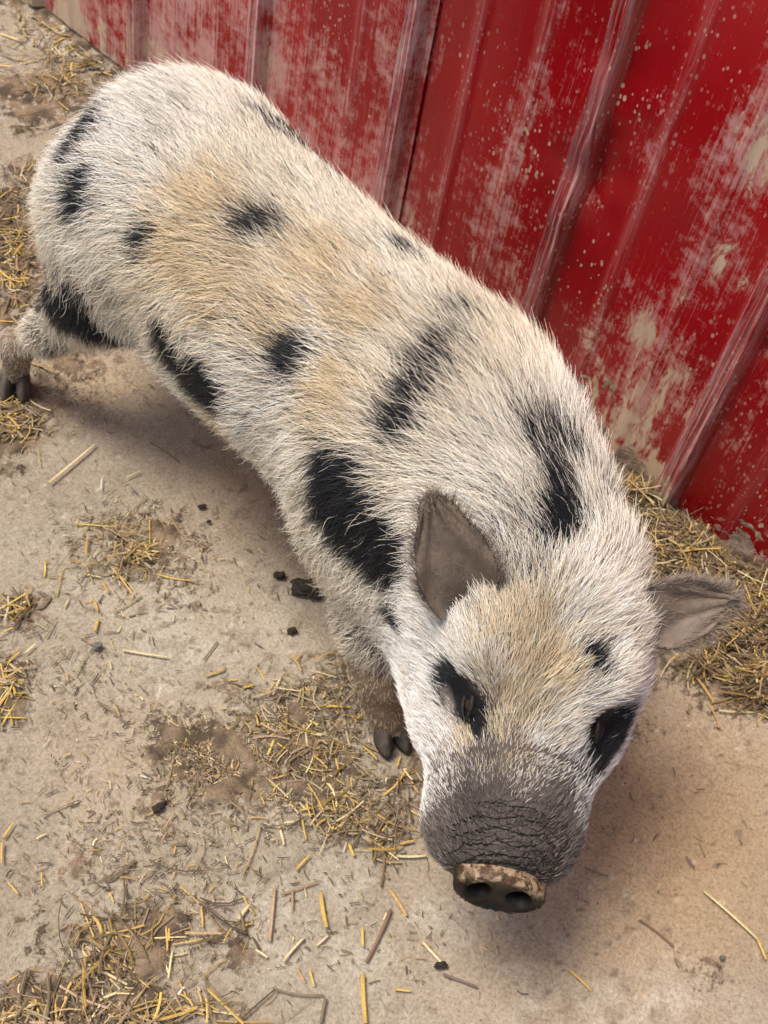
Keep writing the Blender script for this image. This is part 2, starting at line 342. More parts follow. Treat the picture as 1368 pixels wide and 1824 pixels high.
def field(X,Y,Z):
    P=(X,Y,Z)
    d=loft(X,Y,Z,TORSO,2.15)
    for k,j in LEGS.items():
        l=None
        for (a,ra),(b,rb) in zip(j,j[1:]):
            c=rcone(P,a,b,ra,rb);l=c if l is None else smin(l,c,.018)
        d=smin(d,l,.03)
    for c,r in (((.165,-.070,.260),(.075,.045,.085)),((-.172,-.04,.275),(.075,.055,.075)),((.165,.080,.260),(.075,.045,.085)),((-.172,.09,.272),(.075,.05,.075))):
        d=smin(d,ell(P,c,r),.02)   # shoulder and haunch
    for a,b_ in (((-.10,-.128,.31),(-.085,-.085,.185)),((.105,-.13,.25),(.125,-.10,.15)),((.10,.145,.25),(.12,.12,.15))):
        d=smax(d,-rcone(P,a,b_,.010,.012),.035)   # flank and elbow folds
    hx=(X-HO[0])*HF[0]+(Y-HO[1])*HF[1];hw=(X-HO[0])*HL[0]+(Y-HO[1])*HL[1]
    hd=loft(hx,hw,Z,HEAD,2.2)
    for s in (-1,1):
        hd=smin(hd,ell((hx,hw,Z),(-.005,s*.052,.2),(.055,.034,.055)),.03)   # jowl
    for s in (-1,1):
        hd=smin(hd,ell((hx,hw,Z),(.035,s*.040,.298),(.026,.02,.02)),.02)   # brow
        hd=smin(hd,ell((hx,hw,Z),(.108,s*.034,.178),(.032,.024,.03)),.02)   # lips
        hd=smax(hd,-ell((hx,hw,Z),(.103,s*.066,.276),(.036,.024,.034)),.025) # dished sides of the face
        hd=smax(hd,-ell((hx,hw,Z),(.072,s*.060,.268),(.017,.011,.010)),.008) # eye socket
    d=smin(d,hd,.06)
    return d
def nets(lo,hi,v):
    n=[int(round((hi[i]-lo[i])/v)) for i in range(3)]
    ax=[np.float32(lo[i])+np.arange(n[i]+1,dtype=np.float32)*np.float32(v) for i in range(3)]
    # slabs keep memory low
    F=np.empty([k+1 for k in n],np.float32)
    for i in range(0,n[0]+1,16):
        X,Y,Z=np.meshgrid(ax[0][i:i+16],ax[1],ax[2],indexing='ij');F[i:i+16]=field(X,Y,Z)
    s=F<0
    cnt=np.zeros(n,np.uint8)
    for a in (0,1):
        for b in (0,1):
            for c in (0,1): cnt+=s[a:n[0]+a,b:n[1]+b,c:n[2]+c]
    act=(cnt>0)&(cnt<8);idx=np.full(n,-1,np.int64);I=np.argwhere(act);idx[act]=np.arange(len(I))
    acc=np.zeros((len(I),3));k=np.zeros(len(I))
    cor=[(a,b,c) for a in (0,1) for b in (0,1) for c in (0,1)]
    for p in cor:
        for ax_ in range(3):
            if p[ax_]==0:
                q=list(p);q[ax_]=1
                f0=F[I[:,0]+p[0],I[:,1]+p[1],I[:,2]+p[2]];f1=F[I[:,0]+q[0],I[:,1]+q[1],I[:,2]+q[2]]
                m=(f0<0)!=(f1<0);t=np.where(m,f0/np.where(m,f0-f1,1),0)
                pt=np.array(p,float)[None].repeat(len(I),0);pt[:,ax_]=t
                acc+=pt*m[:,None];k+=m
    V=np.array(lo)+(I+acc/k[:,None])*v
    Q=[]
    for a in range(3):
        b,c=(a+1)%3,(a+2)%3
        sl0=[slice(None)]*3;sl1=[slice(None)]*3
        sl0[a]=slice(0,n[a]);sl1[a]=slice(1,n[a]+1)
        for o in (b,c): sl0[o]=slice(1,n[o]);sl1[o]=slice(1,n[o])
        s0=s[tuple(sl0)];s1=s[tuple(sl1)]
        E=np.argwhere(s0!=s1);fl=s0[s0!=s1]
        off=np.zeros(3,int);off[b]=1;off[c]=1;E=E+off
        def g(db,dc):
            e=E.copy();e[:,b]-=db;e[:,c]-=dc;return idx[e[:,0],e[:,1],e[:,2]]
        q=np.stack([g(0,0),g(1,0),g(1,1),g(0,1)],1)
        q[~fl]=q[~fl][:,::-1];Q.append(q)
    return V,np.concatenate(Q)
def normals(V,e=.001):
    V=V.astype(np.float64);g=[]
    for i in range(3):
        a=V.copy();b=V.copy();a[:,i]+=e;b[:,i]-=e
        g.append(field(*a.T)-field(*b.T))
    N=np.stack(g,1);return N/np.maximum(np.linalg.norm(N,axis=1,keepdims=True),1e-9)
S0, N0 = -.55, .58
BLACK=[(-0.112,0.078,0.373,0.0091),(-0.097,0.088,0.365,0.0112),(-0.092,0.105,0.349,0.0113),(-0.065,0.103,0.352,0.0102),(0.067,0.06,0.372,0.0065),(-0.142,0.085,0.372,0.0062),(-0.131,0.103,0.358,0.0089),(-0.126,0.12,0.343,0.0106),(-0.094,0.11,0.355,0.0114),(-0.061,0.106,0.356,0.0101),(-0.239,-0.02,0.352,0.0089),(-0.227,-0.041,0.351,0.0098),(-0.22,-0.059,0.343,0.0082),(-0.178,-0.087,0.326,0.0075),(-0.028,-0.022,0.376,0.0092),(-0.02,-0.014,0.378,0.0064),(0.058,0.063,0.371,0.0056),(-0.228,-0.1,0.231,0.0119),(-0.204,-0.101,0.198,0.0141),(-0.166,-0.098,0.205,0.0138),(-0.147,-0.084,0.195,0.0128),(-0.141,-0.064,0.178,0.0108),(0.07,-0.073,0.338,0.0105),(0.074,-0.066,0.346,0.0079),(-0.048,-0.094,0.278,0.0115),(-0.034,-0.094,0.264,0.0149),(-0.01,-0.093,0.256,0.0158),(0.009,-0.093,0.249,0.0133),(0.001,-0.094,0.275,0.0122),(0.018,-0.094,0.27,0.0112),(-0.244,-0.084,0.177,0.0147),(-0.19,-0.102,0.198,0.0162),(-0.155,-0.09,0.197,0.0138),(-0.138,-0.078,0.197,0.0117),(-0.125,-0.066,0.19,0.0074),(-0.228,-0.09,0.219,0.0087),(0.187,-0.066,0.36,0.0107),(0.18,-0.048,0.368,0.0099),(0.165,-0.109,0.313,0.0176),(0.178,-0.115,0.294,0.022),(0.201,-0.114,0.285,0.0236),(0.224,-0.112,0.279,0.0219),(0.231,-0.108,0.298,0.0157),(0.237,-0.113,0.276,0.0117),(0.244,-0.111,0.289,0.0124),(0.195,-0.108,0.312,0.0141),(0.179,-0.105,0.321,0.0125),(0.294,-0.019,0.365,0.0089),(0.312,-0.036,0.365,0.0095),(0.323,-0.051,0.359,0.0087),(0.258,-0.121,0.243,0.0077),(0.268,-0.125,0.247,0.0059),(0.333,-0.146,0.278,0.008),(0.342,-0.147,0.275,0.01),(0.355,-0.15,0.271,0.0092),(0.368,-0.154,0.27,0.006),(0.435,-0.07,0.264,0.0116),(0.44,-0.079,0.251,0.0142),(0.435,-0.093,0.258,0.0099),(0.443,-0.09,0.242,0.01),(0.402,-0.083,0.322,0.0051)]
MED=[(-0.239,-0.02,0.352,0.0147),(-0.227,-0.041,0.351,0.0155),(-0.221,-0.059,0.343,0.0139),(-0.185,-0.074,0.343,0.01),(-0.179,-0.088,0.326,0.014),(-0.179,-0.082,0.335,0.011),(-0.099,-0.077,0.337,0.0096),(-0.141,0.077,0.376,0.0082),(-0.127,0.099,0.361,0.0104),(-0.108,0.117,0.348,0.0126),(-0.061,0.106,0.356,0.0111),(-0.028,-0.023,0.376,0.0148),(-0.02,-0.012,0.378,0.0111),(0.071,-0.07,0.341,0.0158),(-0.162,-0.098,0.246,0.0124),(0.187,-0.066,0.36,0.0156),(0.178,-0.045,0.369,0.0157),(0.169,-0.021,0.376,0.0143),(0.159,0.005,0.378,0.012),(0.261,-0.001,0.369,0.014),(0.276,0.012,0.364,0.015),(0.294,-0.019,0.365,0.0129),(0.312,-0.036,0.365,0.0127),(0.323,-0.051,0.359,0.011),(0.057,0.062,0.371,0.0093),(0.074,0.063,0.371,0.0074),(0.144,0.041,0.375,0.0088),(0.402,-0.083,0.322,0.0086),(-0.011,-0.092,0.247,0.0192),(-0.042,-0.094,0.27,0.0163),(-0.099,-0.077,0.337,0.0115),(0.336,-0.147,0.275,0.0152),(0.353,-0.149,0.272,0.0152),(0.437,-0.078,0.256,0.0183),(0.441,-0.092,0.245,0.0141),(-0.179,-0.086,0.328,0.016),(-0.17,-0.098,0.236,0.0178)]
SOFT=[(-0.026,-0.02,0.377,0.0207),(0.072,-0.071,0.34,0.0184),(-0.1,-0.077,0.336,0.0144),(-0.182,-0.081,0.335,0.019),(-0.219,-0.044,0.354,0.0206),(0.176,-0.038,0.371,0.0249),(0.157,0.013,0.378,0.0172),(0.269,0.007,0.367,0.0228),(0.31,-0.038,0.365,0.0191),(-0.096,0.112,0.353,0.0176),(0.065,0.059,0.373,0.0157),(0.144,0.041,0.375,0.0168),(-0.17,-0.099,0.24,0.0235),(0.311,-0.085,0.349,0.0195),(0.324,-0.081,0.35,0.0136),(0.383,-0.161,0.263,0.0099),(0.437,-0.111,0.256,0.0163),(0.402,-0.083,0.322,0.0125)]
TAN=[(-0.062,-0.062,0.355,0.042),(-0.012,-0.063,0.351,0.0364),(0.039,-0.061,0.352,0.0355),(-0.078,-0.032,0.375,0.0283),(0.04,-0.017,0.376,0.0402),(0.096,-0.022,0.374,0.0304),(0.129,-0.074,0.348,0.0296),(0.382,-0.135,0.295,0.0352),(0.377,-0.113,0.317,0.0311),(0.395,-0.153,0.271,0.0277),(0.349,-0.105,0.332,0.0271),(0.367,-0.16,0.256,0.0121),(0.004,-0.1,0.201,0.0295)]
NHAIR = 255000
# base, tip, width direction, half width, cup, bow, the way the back faces
EAR_A = ((.309,-.118,.312), (.262,-.121,.393), (.75,.66,-.1), .0305, 1.0, .004, (-.6,.5,-.2), .18)
EAR_B = ((.392,-.022,.300), (.436,.045,.312), (.55,-.45,-.70), .027, 1.0, .004, (-.5,.5,.6))
SNOUT_C = (.163, -.000, .1875); SNOUT_TILT = .12
# ------------------------------------------------------------------ pig
def spot(P, S, soft=.35):
    r = np.zeros(len(P))
    for x, y, z, q in S:
        d = np.sqrt((P[:, 0]-x)**2+(P[:, 1]-y)**2+(P[:, 2]-z)**2)/q
        r = np.maximum(r, np.clip((1+soft-d)/(2*soft), 0, 1))
    return r
def head_uv(P): q = P-HO; return q@HF, q@HL
def coat(P, N):
    """black, tan, muzzle weights on points of the pig"""
    nz = fbm(P, 60, 21, 3)
    Pj = P+.004*np.stack([vnoise(P, 90, 31), vnoise(P, 90, 32), vnoise(P, 90, 33)], 1)
    b = np.clip(spot(Pj, [(x, y, z, q*1.28+.0025) for x, y, z, q in BLACK], .30), 0, 1)
    b = np.maximum(b, np.clip(spot(Pj, [(x, y, z, q*1.25+.002) for x, y, z, q in MED], .40), 0, 1)*.72)
    s = spot(Pj, SOFT, .7)*.45
    h, w_ = head_uv(P)
    mz = sstep(.078, .120, h+.014*nz-.014*np.exp(-(w_/.016)**2))*(P[:, 2] < .30)*(1-.4*sstep(.034, .052, np.abs(w_))*sstep(.125, .105, h))
    tan = np.clip(spot(P, TAN, .8)*.95+.25*nz, 0, 1)
    leg = sstep(.15, .10, P[:, 2])*(h < .06)
    return b, s, tan, mz, leg
EYES = []; EYE_DIR = []
for sgn in (-1, 1):
    g = hp(.066, sgn*.078, .285); d_ = hp(.066, 0, .255)-g; d_ /= np.linalg.norm(d_); t = 0
    for _ in range(300):
        f_ = float(field(*[np.array([q]) for q in g+d_*t])[0])
        if f_ < .0003: break
        t += max(f_*.7, .0002)
    EYES.append(g+d_*t)
pig = empty('pig', tuple(UV*S0+NV*N0), math.atan2(UV[1], UV[0]))
tag(pig, 'small bristly cream pig with black spots standing beside the red wall', 'pig')
V, Q = nets((-.40, -.34, -.002), (.52, .22, .44), .0036)
N = normals(V)
def skin_mat():
    n = NM('pig_skin'); v = n.coord()
    c = n.attr('skin'); nf = n.noise(v, 300, 3, .7); c = n.mix(1.0, c, n.ramp(nf, (.3, .6), (.65, 1.1)), 'MULTIPLY')
    wr = n.attr('wrinkle', 'Fac')
    hh = n.attr('headpos', 'Vector')
    d = n.noise(hh, 55, 3, .6)
    hw = n.add('ShaderNodeVectorMath', operation='ADD', i={0: hh, 1: n.map(d, (0.012, .012, .012))}).outputs[0]
    wv = n.add('ShaderNodeTexWave', wave_type='BANDS', bands_direction='X', wave_profile='SIN', i={'Vector': hw, 'Scale': 46, 'Distortion': 4.0, 'Detail': 2, 'Detail Scale': 1.2}).outputs[1]
    vo = n.voro(n.map(hw, (1, .45, 1)), 170, 'DISTANCE_TO_EDGE')
    folds = n.math('MULTIPLY', wr, n.math('ADD', n.ramp(wv, (.0, 0.0), (.35, 1.0)), n.math('MULTIPLY', n.ramp(vo, (.0, 0.0), (.12, 1.0)), .35)))
    b1 = n.bump(folds, 1.0, .0040); b2 = n.bump(nf, .35, .0008, b1)
    return n.done(c, .68, b2, Specular_IOR_Level=.12)
SKIN = skin_mat()
body = mesh_obj('body', V, Q, SKIN, pig)
b, s, tan, mz, leg = coat(V, N)
h, w_ = head_uv(V)
pale = np.array([.14, .105, .085]); dark = np.array([.012, .012, .014]); grey = np.array([.085, .075, .068]); legc = np.array([.24, .165, .10])
cheek = sstep(-.06, .0, h)*sstep(.1, .06, h)*(V[:, 2] < .27)
c = pale+(np.array([.42, .35, .31])-pale)*cheek[:, None]; c = c+(grey-c)*np.clip(.25*(1-cheek[:, None])+s[:, None]*1.2, 0, 1); c = c+(legc-c)*leg[:, None]*.8; c = c+(np.array([.092, .077, .068])-c)*mz[:, None]; c = c+(dark-c)*np.clip(b, 0, 1)[:, None]
for e in EYES: c += (dark-c)*sstep(.021, .013, np.linalg.norm(V-e+.003*np.stack([vnoise(V, 70, 5)]*3, 1), axis=1))[:, None]
c *= (1+mz*(.38*fbm(V, 45, 91, 3)+.22*np.exp(-(w_/.02)**2)-.12)*1.2)[:, None]
fcol(body.data, 'skin', np.clip(c, 0, 1))
top = sstep(-.1, .4, N[:, 2])
fattr(body.data, 'wrinkle', sstep(.112, .128, h-.12*np.abs(w_)+.006*vnoise(V, 60, 3))*sstep(.17, .16, h)*top)
at_ = body.data.attributes.new('headpos', 'FLOAT_VECTOR', 'POINT'); at_.data.foreach_set('vector', np.stack([h, w_, V[:, 2]], 1).astype(np.float32).ravel())

# --- fur ---------------------------------------------------------------
def hair_mat():
    n = NM('bristle'); hi = n.add('ShaderNodeHairInfo')
    c = n.attr('tint'); k = n.ramp(hi.outputs['Intercept'], (0.0, .10), (.5, .92), (1.0, 1.0))  # roots darkened in the tint, painting the shade deep between strands
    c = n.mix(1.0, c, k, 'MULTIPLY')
    return n.done(c, .42, Specular_IOR_Level=.35)
BRISTLE = hair_mat()
def flow(P, N):
    h, w_ = head_uv(P)
    hd = sstep(-.05, .01, h+.25*np.clip(P[:, 0]-.33, -1, 1))*(P[:, 0] > .2)
    side = 1-np.clip(N[:, 2], 0, 1)
    Ft = np.stack([-np.ones(len(P)), 0*side, -1.9*side*(1+.35*vnoise(P, 9, 77))], 1)
    lat = np.clip(w_/.07, -1.3, 1.3)
    Fh = -HF*1.0+HL*(lat*.75)[:, None]+np.array([0, 0, 1.])*(.35-.9*np.clip(np.abs(lat)-.6, 0, 1))[:, None]
    f = Ft+(Fh-Ft)*hd[:, None]
    lg = sstep(.14, .10, P[:, 2])*(h < .05)
    f = f+(np.array([-.2, 0, -1.])-f)*lg[:, None]
    f = f-N*(f*N).sum(1)[:, None]; f /= np.linalg.norm(f, axis=1, keepdims=True)+1e-9
    return f, hd, lg
def nrm(a): return a/(np.linalg.norm(a, axis=1, keepdims=True)+1e-9)
def grow(name, P, N, T, L, lift, rad, tint, parent, npt=5, curl=.18, gx=.35, wave=0.0, phase=0.0):
    n = len(P); c = bpy.data.hair_curves.new(name); c.add_curves([npt]*n)
    d0 = nrm(T*np.cos(lift)[:, None]+N*np.sin(lift)[:, None])
    side = nrm(np.cross(N, T)); bend = rng.normal(0, curl, n)[:, None]*side-N*(.30*np.sin(lift))[:, None]
    pts = np.empty((n, npt, 3), np.float32)
    for k in range(npt):
        t = k/(npt-1); pts[:, k] = P-N*.0012+(d0*t+bend*t*t*.55)*L[:, None]+np.array([0, 0, -1])*(t*t*gx*.12*L)[:, None]+side*(wave*t*np.sin(7.5*t+phase)*L)[:, None]
    c.points.foreach_set('position', pts.ravel())
    a = c.attributes.new('radius', 'FLOAT', 'POINT')
    tp = np.linspace(0, 1, npt); a.data.foreach_set('value', (rad[:, None]*(1-.82*tp**2.2)[None]).astype(np.float32).ravel())
    a = c.attributes.new('tint', 'FLOAT_COLOR', 'CURVE'); cc = np.ones((n, 4), np.float32); cc[:, :3] = tint; a.data.foreach_set('color', cc.ravel())
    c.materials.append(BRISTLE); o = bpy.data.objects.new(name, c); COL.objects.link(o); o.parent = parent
    return o
def sample(V, Q, n, wfun):
    A, B, C, D = (V[Q[:, k]] for k in range(4)); cen = (A+B+C+D)/4
    ar = np.linalg.norm(np.cross(C-A, D-B), axis=1)*.5*wfun(cen)
    cdf = np.cumsum(ar); i = np.clip(np.searchsorted(cdf, rng.random(n)*cdf[-1]), 0, len(Q)-1)
    u, v = rng.random((2, n)); u = u[:, None]; v = v[:, None]
    return (A[i]*(1-u)+B[i]*u)*(1-v)+(D[i]*(1-u)+C[i]*u)*v
def fur():
    def wf(c):
        h, w_ = head_uv(c); wt = np.ones(len(c))
        wt *= np.where((c[:, 2] < .17) & ~((c[:, 2] < .13) & (c[:, 1] < -.03)), .55, 1.15)*np.where((c[:, 1] > .11) & (c[:, 2] < .3), .5, 1)
        wt *= np.where((h > .0) & (c[:, 2] > .15), 1.9, 1)*np.where(h > .145, .15, 1)
        return wt
    P = sample(V, Q, NHAIR, wf); N = normals(P)
    keep = np.ones(len(P), bool); h, w_ = head_uv(P)
    for e in EYES: keep &= np.linalg.norm(P-e, axis=1) > .0075
    keep &= ~((N[:, 2] > .3) & (np.abs(w_) < .04) & (rng.random(len(P)) < .8*sstep(.09, .137, h)))
    keep &= ~((P[:, 2] < .022) & (h < .05)); P = P[keep]; N = N[keep]; h = h[keep]; w_ = w_[keep]
    T, hd, lg = flow(P, N); n = len(P)
    # clumps: neighbours share a lean
    cell = np.floor((P+.004*rng.normal(size=(n, 3))*.5)/.0075).astype(np.int64)
    hs = (cell[:, 0]*73856093) ^ (cell[:, 1]*19349663) ^ (cell[:, 2]*83492791)
    def hsh(k): q = (hs*(2*k+1)*40503+k*977) & 0xffffff; q = (q ^ (q >> 11))*2654435 & 0xffffff; return q/float(0xffffff)-.5
    side = nrm(np.cross(N, T))
    lean = .42*vnoise(P, 14, 41)+.18*vnoise(P, 45, 42)+.30*hsh(1)+rng.normal(0, .13, n)
    T = nrm(T*1.0+side*lean[:, None])
    mane = np.exp(-((P[:, 0]-.27)/.10)**2)*sstep(.3, .36, P[:, 2])
    ridge = sstep(.75, .97, N[:, 2])*(hd < .5)
    fore = hd*sstep(-.02, .03, h)*sstep(.11, .05, h)*np.exp(-(w_/.055)**2)
    L = .0275+.013*mane+.004*ridge
    L = L*(1-hd)+hd*(.0080+.017*fore+.020*sstep(.04, -.02, h)+.016*np.exp(-((h-.02)/.025)**2-((np.abs(w_)-.07)/.02)**2)*(P[:, 2] > .25))
    mz = sstep(.082, .122, h)*(P[:, 2] < .30)
    L = np.where(mz > .3, .0065, L)
    L = L*(1-.66*lg); L = L*(1-.25*sstep(.2, .15, P[:, 2]))
    for e in EYES: L *= .30+.70*sstep(.010, .030, np.linalg.norm(P-e, axis=1))
    L *= np.clip(rng.normal(1, .2, n), .5, 1.6)*(1+.25*hsh(2))
    lift = np.radians(11+11*mane+5*ridge+14*fore)+rng.normal(0, .09, n)+.10*hsh(3)
    lift = np.where(mz > .3, .5, lift)
    lift = np.clip(lift, .05, 1.2)
    b, s, tan, mz, leg = coat(P+T*(L*np.cos(lift)*.55)[:, None], N)
    v = np.clip(1+rng.normal(0, .19, n)+.42*hsh(4)+.10*vnoise(P, 16, 51), .45, 1.35)[:, None]
    cream = np.array([.86, .73, .56]); white = np.array([.93, .885, .82]); tn = np.array([.70, .535, .305]); blk = np.array([.016, .016, .019])
    wmix = np.clip(.32+.5*hd*(P[:, 2] < .28)+.5*vnoise(P, 8, 61)+.5*sstep(.0, .06, P[:, 0]-.22), 0, 1)[:, None]
    c = (cream+(white-cream)*wmix)*v
    tsel = sstep(.25, .75, tan+.45*hsh(5)+rng.normal(0, .22, n))
    c = c+(tn*v-c)*(tsel*.8)[:, None]
    c = np.where((mz > rng.random(n)*.9)[:, None], np.array([.26, .218, .19])*v*(.3+1.1*rng.random((n, 1))**1.5), c)
    lc = np.where((P[:, 0] > 0)[:, None], np.array([.64, .44, .24]), np.array([.60, .53, .44])); c = c+(lc*v-c)*(lg*.7)[:, None]
    isb = b+rng.normal(0, .20, n)+.35*hsh(9) > .5
    for e in EYES: isb |= np.linalg.norm(P-e, axis=1)+rng.normal(0, .0018, n) < .0155
    sb = (rng.random(n) < s*.75+.05*(1-hd)) & ~isb
    c = np.where(isb[:, None], blk*(.7+.9*rng.random((n, 1))), c); c = np.where(sb[:, None], np.array([.05, .047, .047])*(.6+rng.random((n, 1))), c)
    L = np.where(isb, L*.8, L)
    rad = np.where(hd > .5, .00019, .00021)*np.clip(rng.normal(1, .18, n), .6, 1.5)
    rad = np.where(mz > .3, .00018, rad)
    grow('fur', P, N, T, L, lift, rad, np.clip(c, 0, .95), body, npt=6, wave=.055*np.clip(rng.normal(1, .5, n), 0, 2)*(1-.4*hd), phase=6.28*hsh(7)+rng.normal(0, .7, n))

def hdir(a, b, c): return HF*a+HL*b+np.array([0, 0, 1.])*c
def basis(n, up):
    n = n/np.linalg.norm(n); x = np.cross(up, n); x /= np.linalg.norm(x); return x, np.cross(n, x), n
# --- eyes ---------------------------------------------------------------
m_eye = NM('eyeball'); m_eye = m_eye.done((.02, .011, .007), .05, Specular_IOR_Level=.5)
n = NM('eyelid_skin'); m_lid = n.done(n.ramp(n.noise(n.coord(), 300, 4), (.35, (.007, .006, .006)), (.7, (.022, .017, .015))), .5, n.bump(n.noise(n.coord(), 380, 4, .7), .5, .001), Specular_IOR_Level=.2)
def uvsphere(c, r, nu=20, nv=12):
    V = []; F = []
    for j in range(nv+1):
        th = math.pi*j/nv
        for i in range(nu):
            ph = 2*math.pi*i/nu; V.append(c+r*np.array([math.sin(th)*math.cos(ph), math.sin(th)*math.sin(ph), math.cos(th)]))
    for j in range(nv):
        for i in range(nu): F.append((j*nu+i, (j+1)*nu+i, (j+1)*nu+(i+1) % nu, j*nu+(i+1) % nu))
    return V, F
for sgn in (-1, 1):
    e = EYES[0 if sgn < 0 else 1]; nn = normals((e)[None])[0]; nn = nn*.4+hdir(.12, sgn*.75, .6); nn /= np.linalg.norm(nn)
    ex = hdir(.83, sgn*-.05, -.5); ex -= nn*(ex@nn); ex /= np.linalg.norm(ex); ey = np.cross(nn, ex)
    if ey[2] < 0: ey = -ey
    V_, F_ = uvsphere(e-nn*.0062, .0080, 28, 18); mesh_obj('eye', V_, F_, m_eye, pig)
    for (hi, lo, nm) in ((1, .0022, 'upper_eyelid'), (-1, .0016, 'lower_eyelid')):
        V_ = []; F_ = []; na, nb = 15, 10
        for i in range(na):
            a = math.pi*i/(na-1); cx = math.cos(a); cy = math.sin(a)
            for k in range(nb):
                b_ = 2*math.pi*k/nb; rr = (.0006+.0011*cy)*(1.25 if hi > 0 else 1)
                q = e+ex*cx*.0108+ey*hi*(cy*(.0050 if hi > 0 else .0044)+.0002)+nn*(-.0002+.0020*cy*(1.1 if hi > 0 else .7))
                V_.append(q+(ey*hi*cy+ex*cx*.7)*rr*math.cos(b_)+nn*rr*math.sin(b_))
        for i in range(na-1):
            for k in range(nb): F_.append((i*nb+k, (i+1)*nb+k, (i+1)*nb+(k+1) % nb, i*nb+(k+1) % nb))
        mesh_obj(nm, V_, F_, m_lid, pig)
# --- ears ---------------------------------------------------------------
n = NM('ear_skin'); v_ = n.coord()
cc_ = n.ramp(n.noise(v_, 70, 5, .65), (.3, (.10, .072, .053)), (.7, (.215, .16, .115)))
cc_ = n.mix(n.math('MULTIPLY', n.attr('deep', 'Fac'), .8), cc_, (.05, .036, .03))  # shade of the ear's hollow is painted into its skin colour
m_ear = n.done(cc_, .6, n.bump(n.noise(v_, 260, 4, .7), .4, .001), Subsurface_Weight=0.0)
def ear(base, tip, wdir, W_, cup, bow, back, skew=0.0, curl=0.0):
    base = np.array(base); tip = np.array(tip); L = tip-base; ln = np.linalg.norm(L); l = L/ln
    wd = np.array(wdir, float); wd -= l*(wd@l); wd /= np.linalg.norm(wd); o = np.cross(l, wd)
    if o@np.array(back) > 0: o = -o                       # o = the way the ear opens
    nu, nv = 22, 17; G = np.zeros((nu, nv, 3)); D = np.zeros((nu, nv))
    for i in range(nu):
        u = i/(nu-1); half = W_*(.62+.9*u-.2*u*u)*(1-u**2.6)**.9 if u < 1 else 0
        half = W_*np.interp(u, [0, .12, .3, .45, .65, .85, .95, 1], [.70, .90, 1.0, .97, .78, .46, .29, .12])
        for j in range(nv):
            v = -1+2*j/(nv-1)
            cupu = cup*(1-.75*u)
            ang = v*cupu; x = half*math.sin(ang)/max(cupu, .05)*(1+skew*v); y = half*(1-math.cos(ang))/max(cupu, .05)
            wob = .0012*math.sin(9*u+3*v)+.0016*math.sin(17*u*v+2)
            G[i, j] = base+l*(u*ln)+wd*x+o*(y+wob+bow*math.sin(math.pi*u)*.5+curl*u*u*(v if v > 0 else 0))
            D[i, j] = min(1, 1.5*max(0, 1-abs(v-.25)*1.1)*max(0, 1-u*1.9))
    th = .0022
    nrm_ = np.cross(np.gradient(G, axis=0), np.gradient(G, axis=1)); nrm_ /= np.linalg.norm(nrm_, axis=2, keepdims=True)+1e-9
    if (nrm_[nu//2, nv//2]@o) < 0: nrm_ = -nrm_
    Fr = G+nrm_*th*.5; Bk = G-nrm_*th*.5
    V_ = np.concatenate([Fr.reshape(-1, 3), Bk.reshape(-1, 3)]); I = np.arange(nu*nv).reshape(nu, nv); n0 = nu*nv
    F_ = [tuple(q) for q in np.stack([I[:-1, :-1], I[1:, :-1], I[1:, 1:], I[:-1, 1:]], -1).reshape(-1, 4).tolist()]
    F_ += [tuple(a+n0 for a in q[::-1]) for q in F_]
    rim = list(I[:, 0])+list(I[-1, 1:])+list(I[::-1, -1][1:]); rim = [int(a) for a in rim]
    F_ += [(rim[i], rim[i]+n0, rim[i+1]+n0, rim[i+1]) for i in range(len(rim)-1)]
    ob = mesh_obj('ear', V_, F_, m_ear, pig)
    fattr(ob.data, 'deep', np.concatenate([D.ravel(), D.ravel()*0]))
    # short fuzz on both faces
    Qa = np.array([q for q in F_[:(nu-1)*(nv-1)]]); nf = 1500
    for Gf, s_, nh in ((Fr, 1, 1500), (Bk, -1, 900)):
        Vf = Gf.reshape(-1, 3); i = rng.integers(0, len(Qa), nh); uu, vv = rng.random((2, nh, 1))
        A, B, C, D_ = (Vf[Qa[i, k]] for k in range(4)); P = (A*(1-uu)+B*uu)*(1-vv)+(D_*(1-uu)+C*uu)*vv
        Nn = nrm_.reshape(-1, 3)[Qa[i, 0]]*s_; T = nrm(l[None]+wd[None]*rng.normal(0, .45, (nh, 1))); T = nrm(T-Nn*(T*Nn).sum(1)[:, None])
        FUZZ.append((P, Nn, T, np.clip(rng.normal(.008, .0022, nh), .003, .014), np.full(nh, .22)+rng.normal(0, .1, nh), np.full(nh, .00013),
                     np.array([.34, .265, .19])*(.4+.9*rng.random((nh, 1)))))
    rimv = np.concatenate([G[2:, 0], G[2:, -1], G[-3:, nv//2]]); k = rng.integers(0, len(rimv), 900); P = rimv[k]+rng.normal(0, .0012, (900, 3))
    T = nrm(l[None]+wd[None]*np.sign((P-base)@wd)[:, None]*.7+rng.normal(0, .25, (900, 3)))
    FUZZ.append((P, nrm(np.cross(T, wd[None])), T, np.clip(rng.normal(.009, .003, 900), .003, .016), np.full(900, .1), np.full(900, .00013), np.array([.38, .31, .25])*(.5+.7*rng.random((900, 1)))))
    return ob
FUZZ = []
e1 = ear(*EAR_A); e2 = ear(*EAR_B)
c_ = [np.concatenate([f[k] for f in FUZZ]) for k in range(7)]
grow('ear_fuzz', *c_[:6], np.clip(c_[6], 0, 1), pig, npt=4, curl=.2)
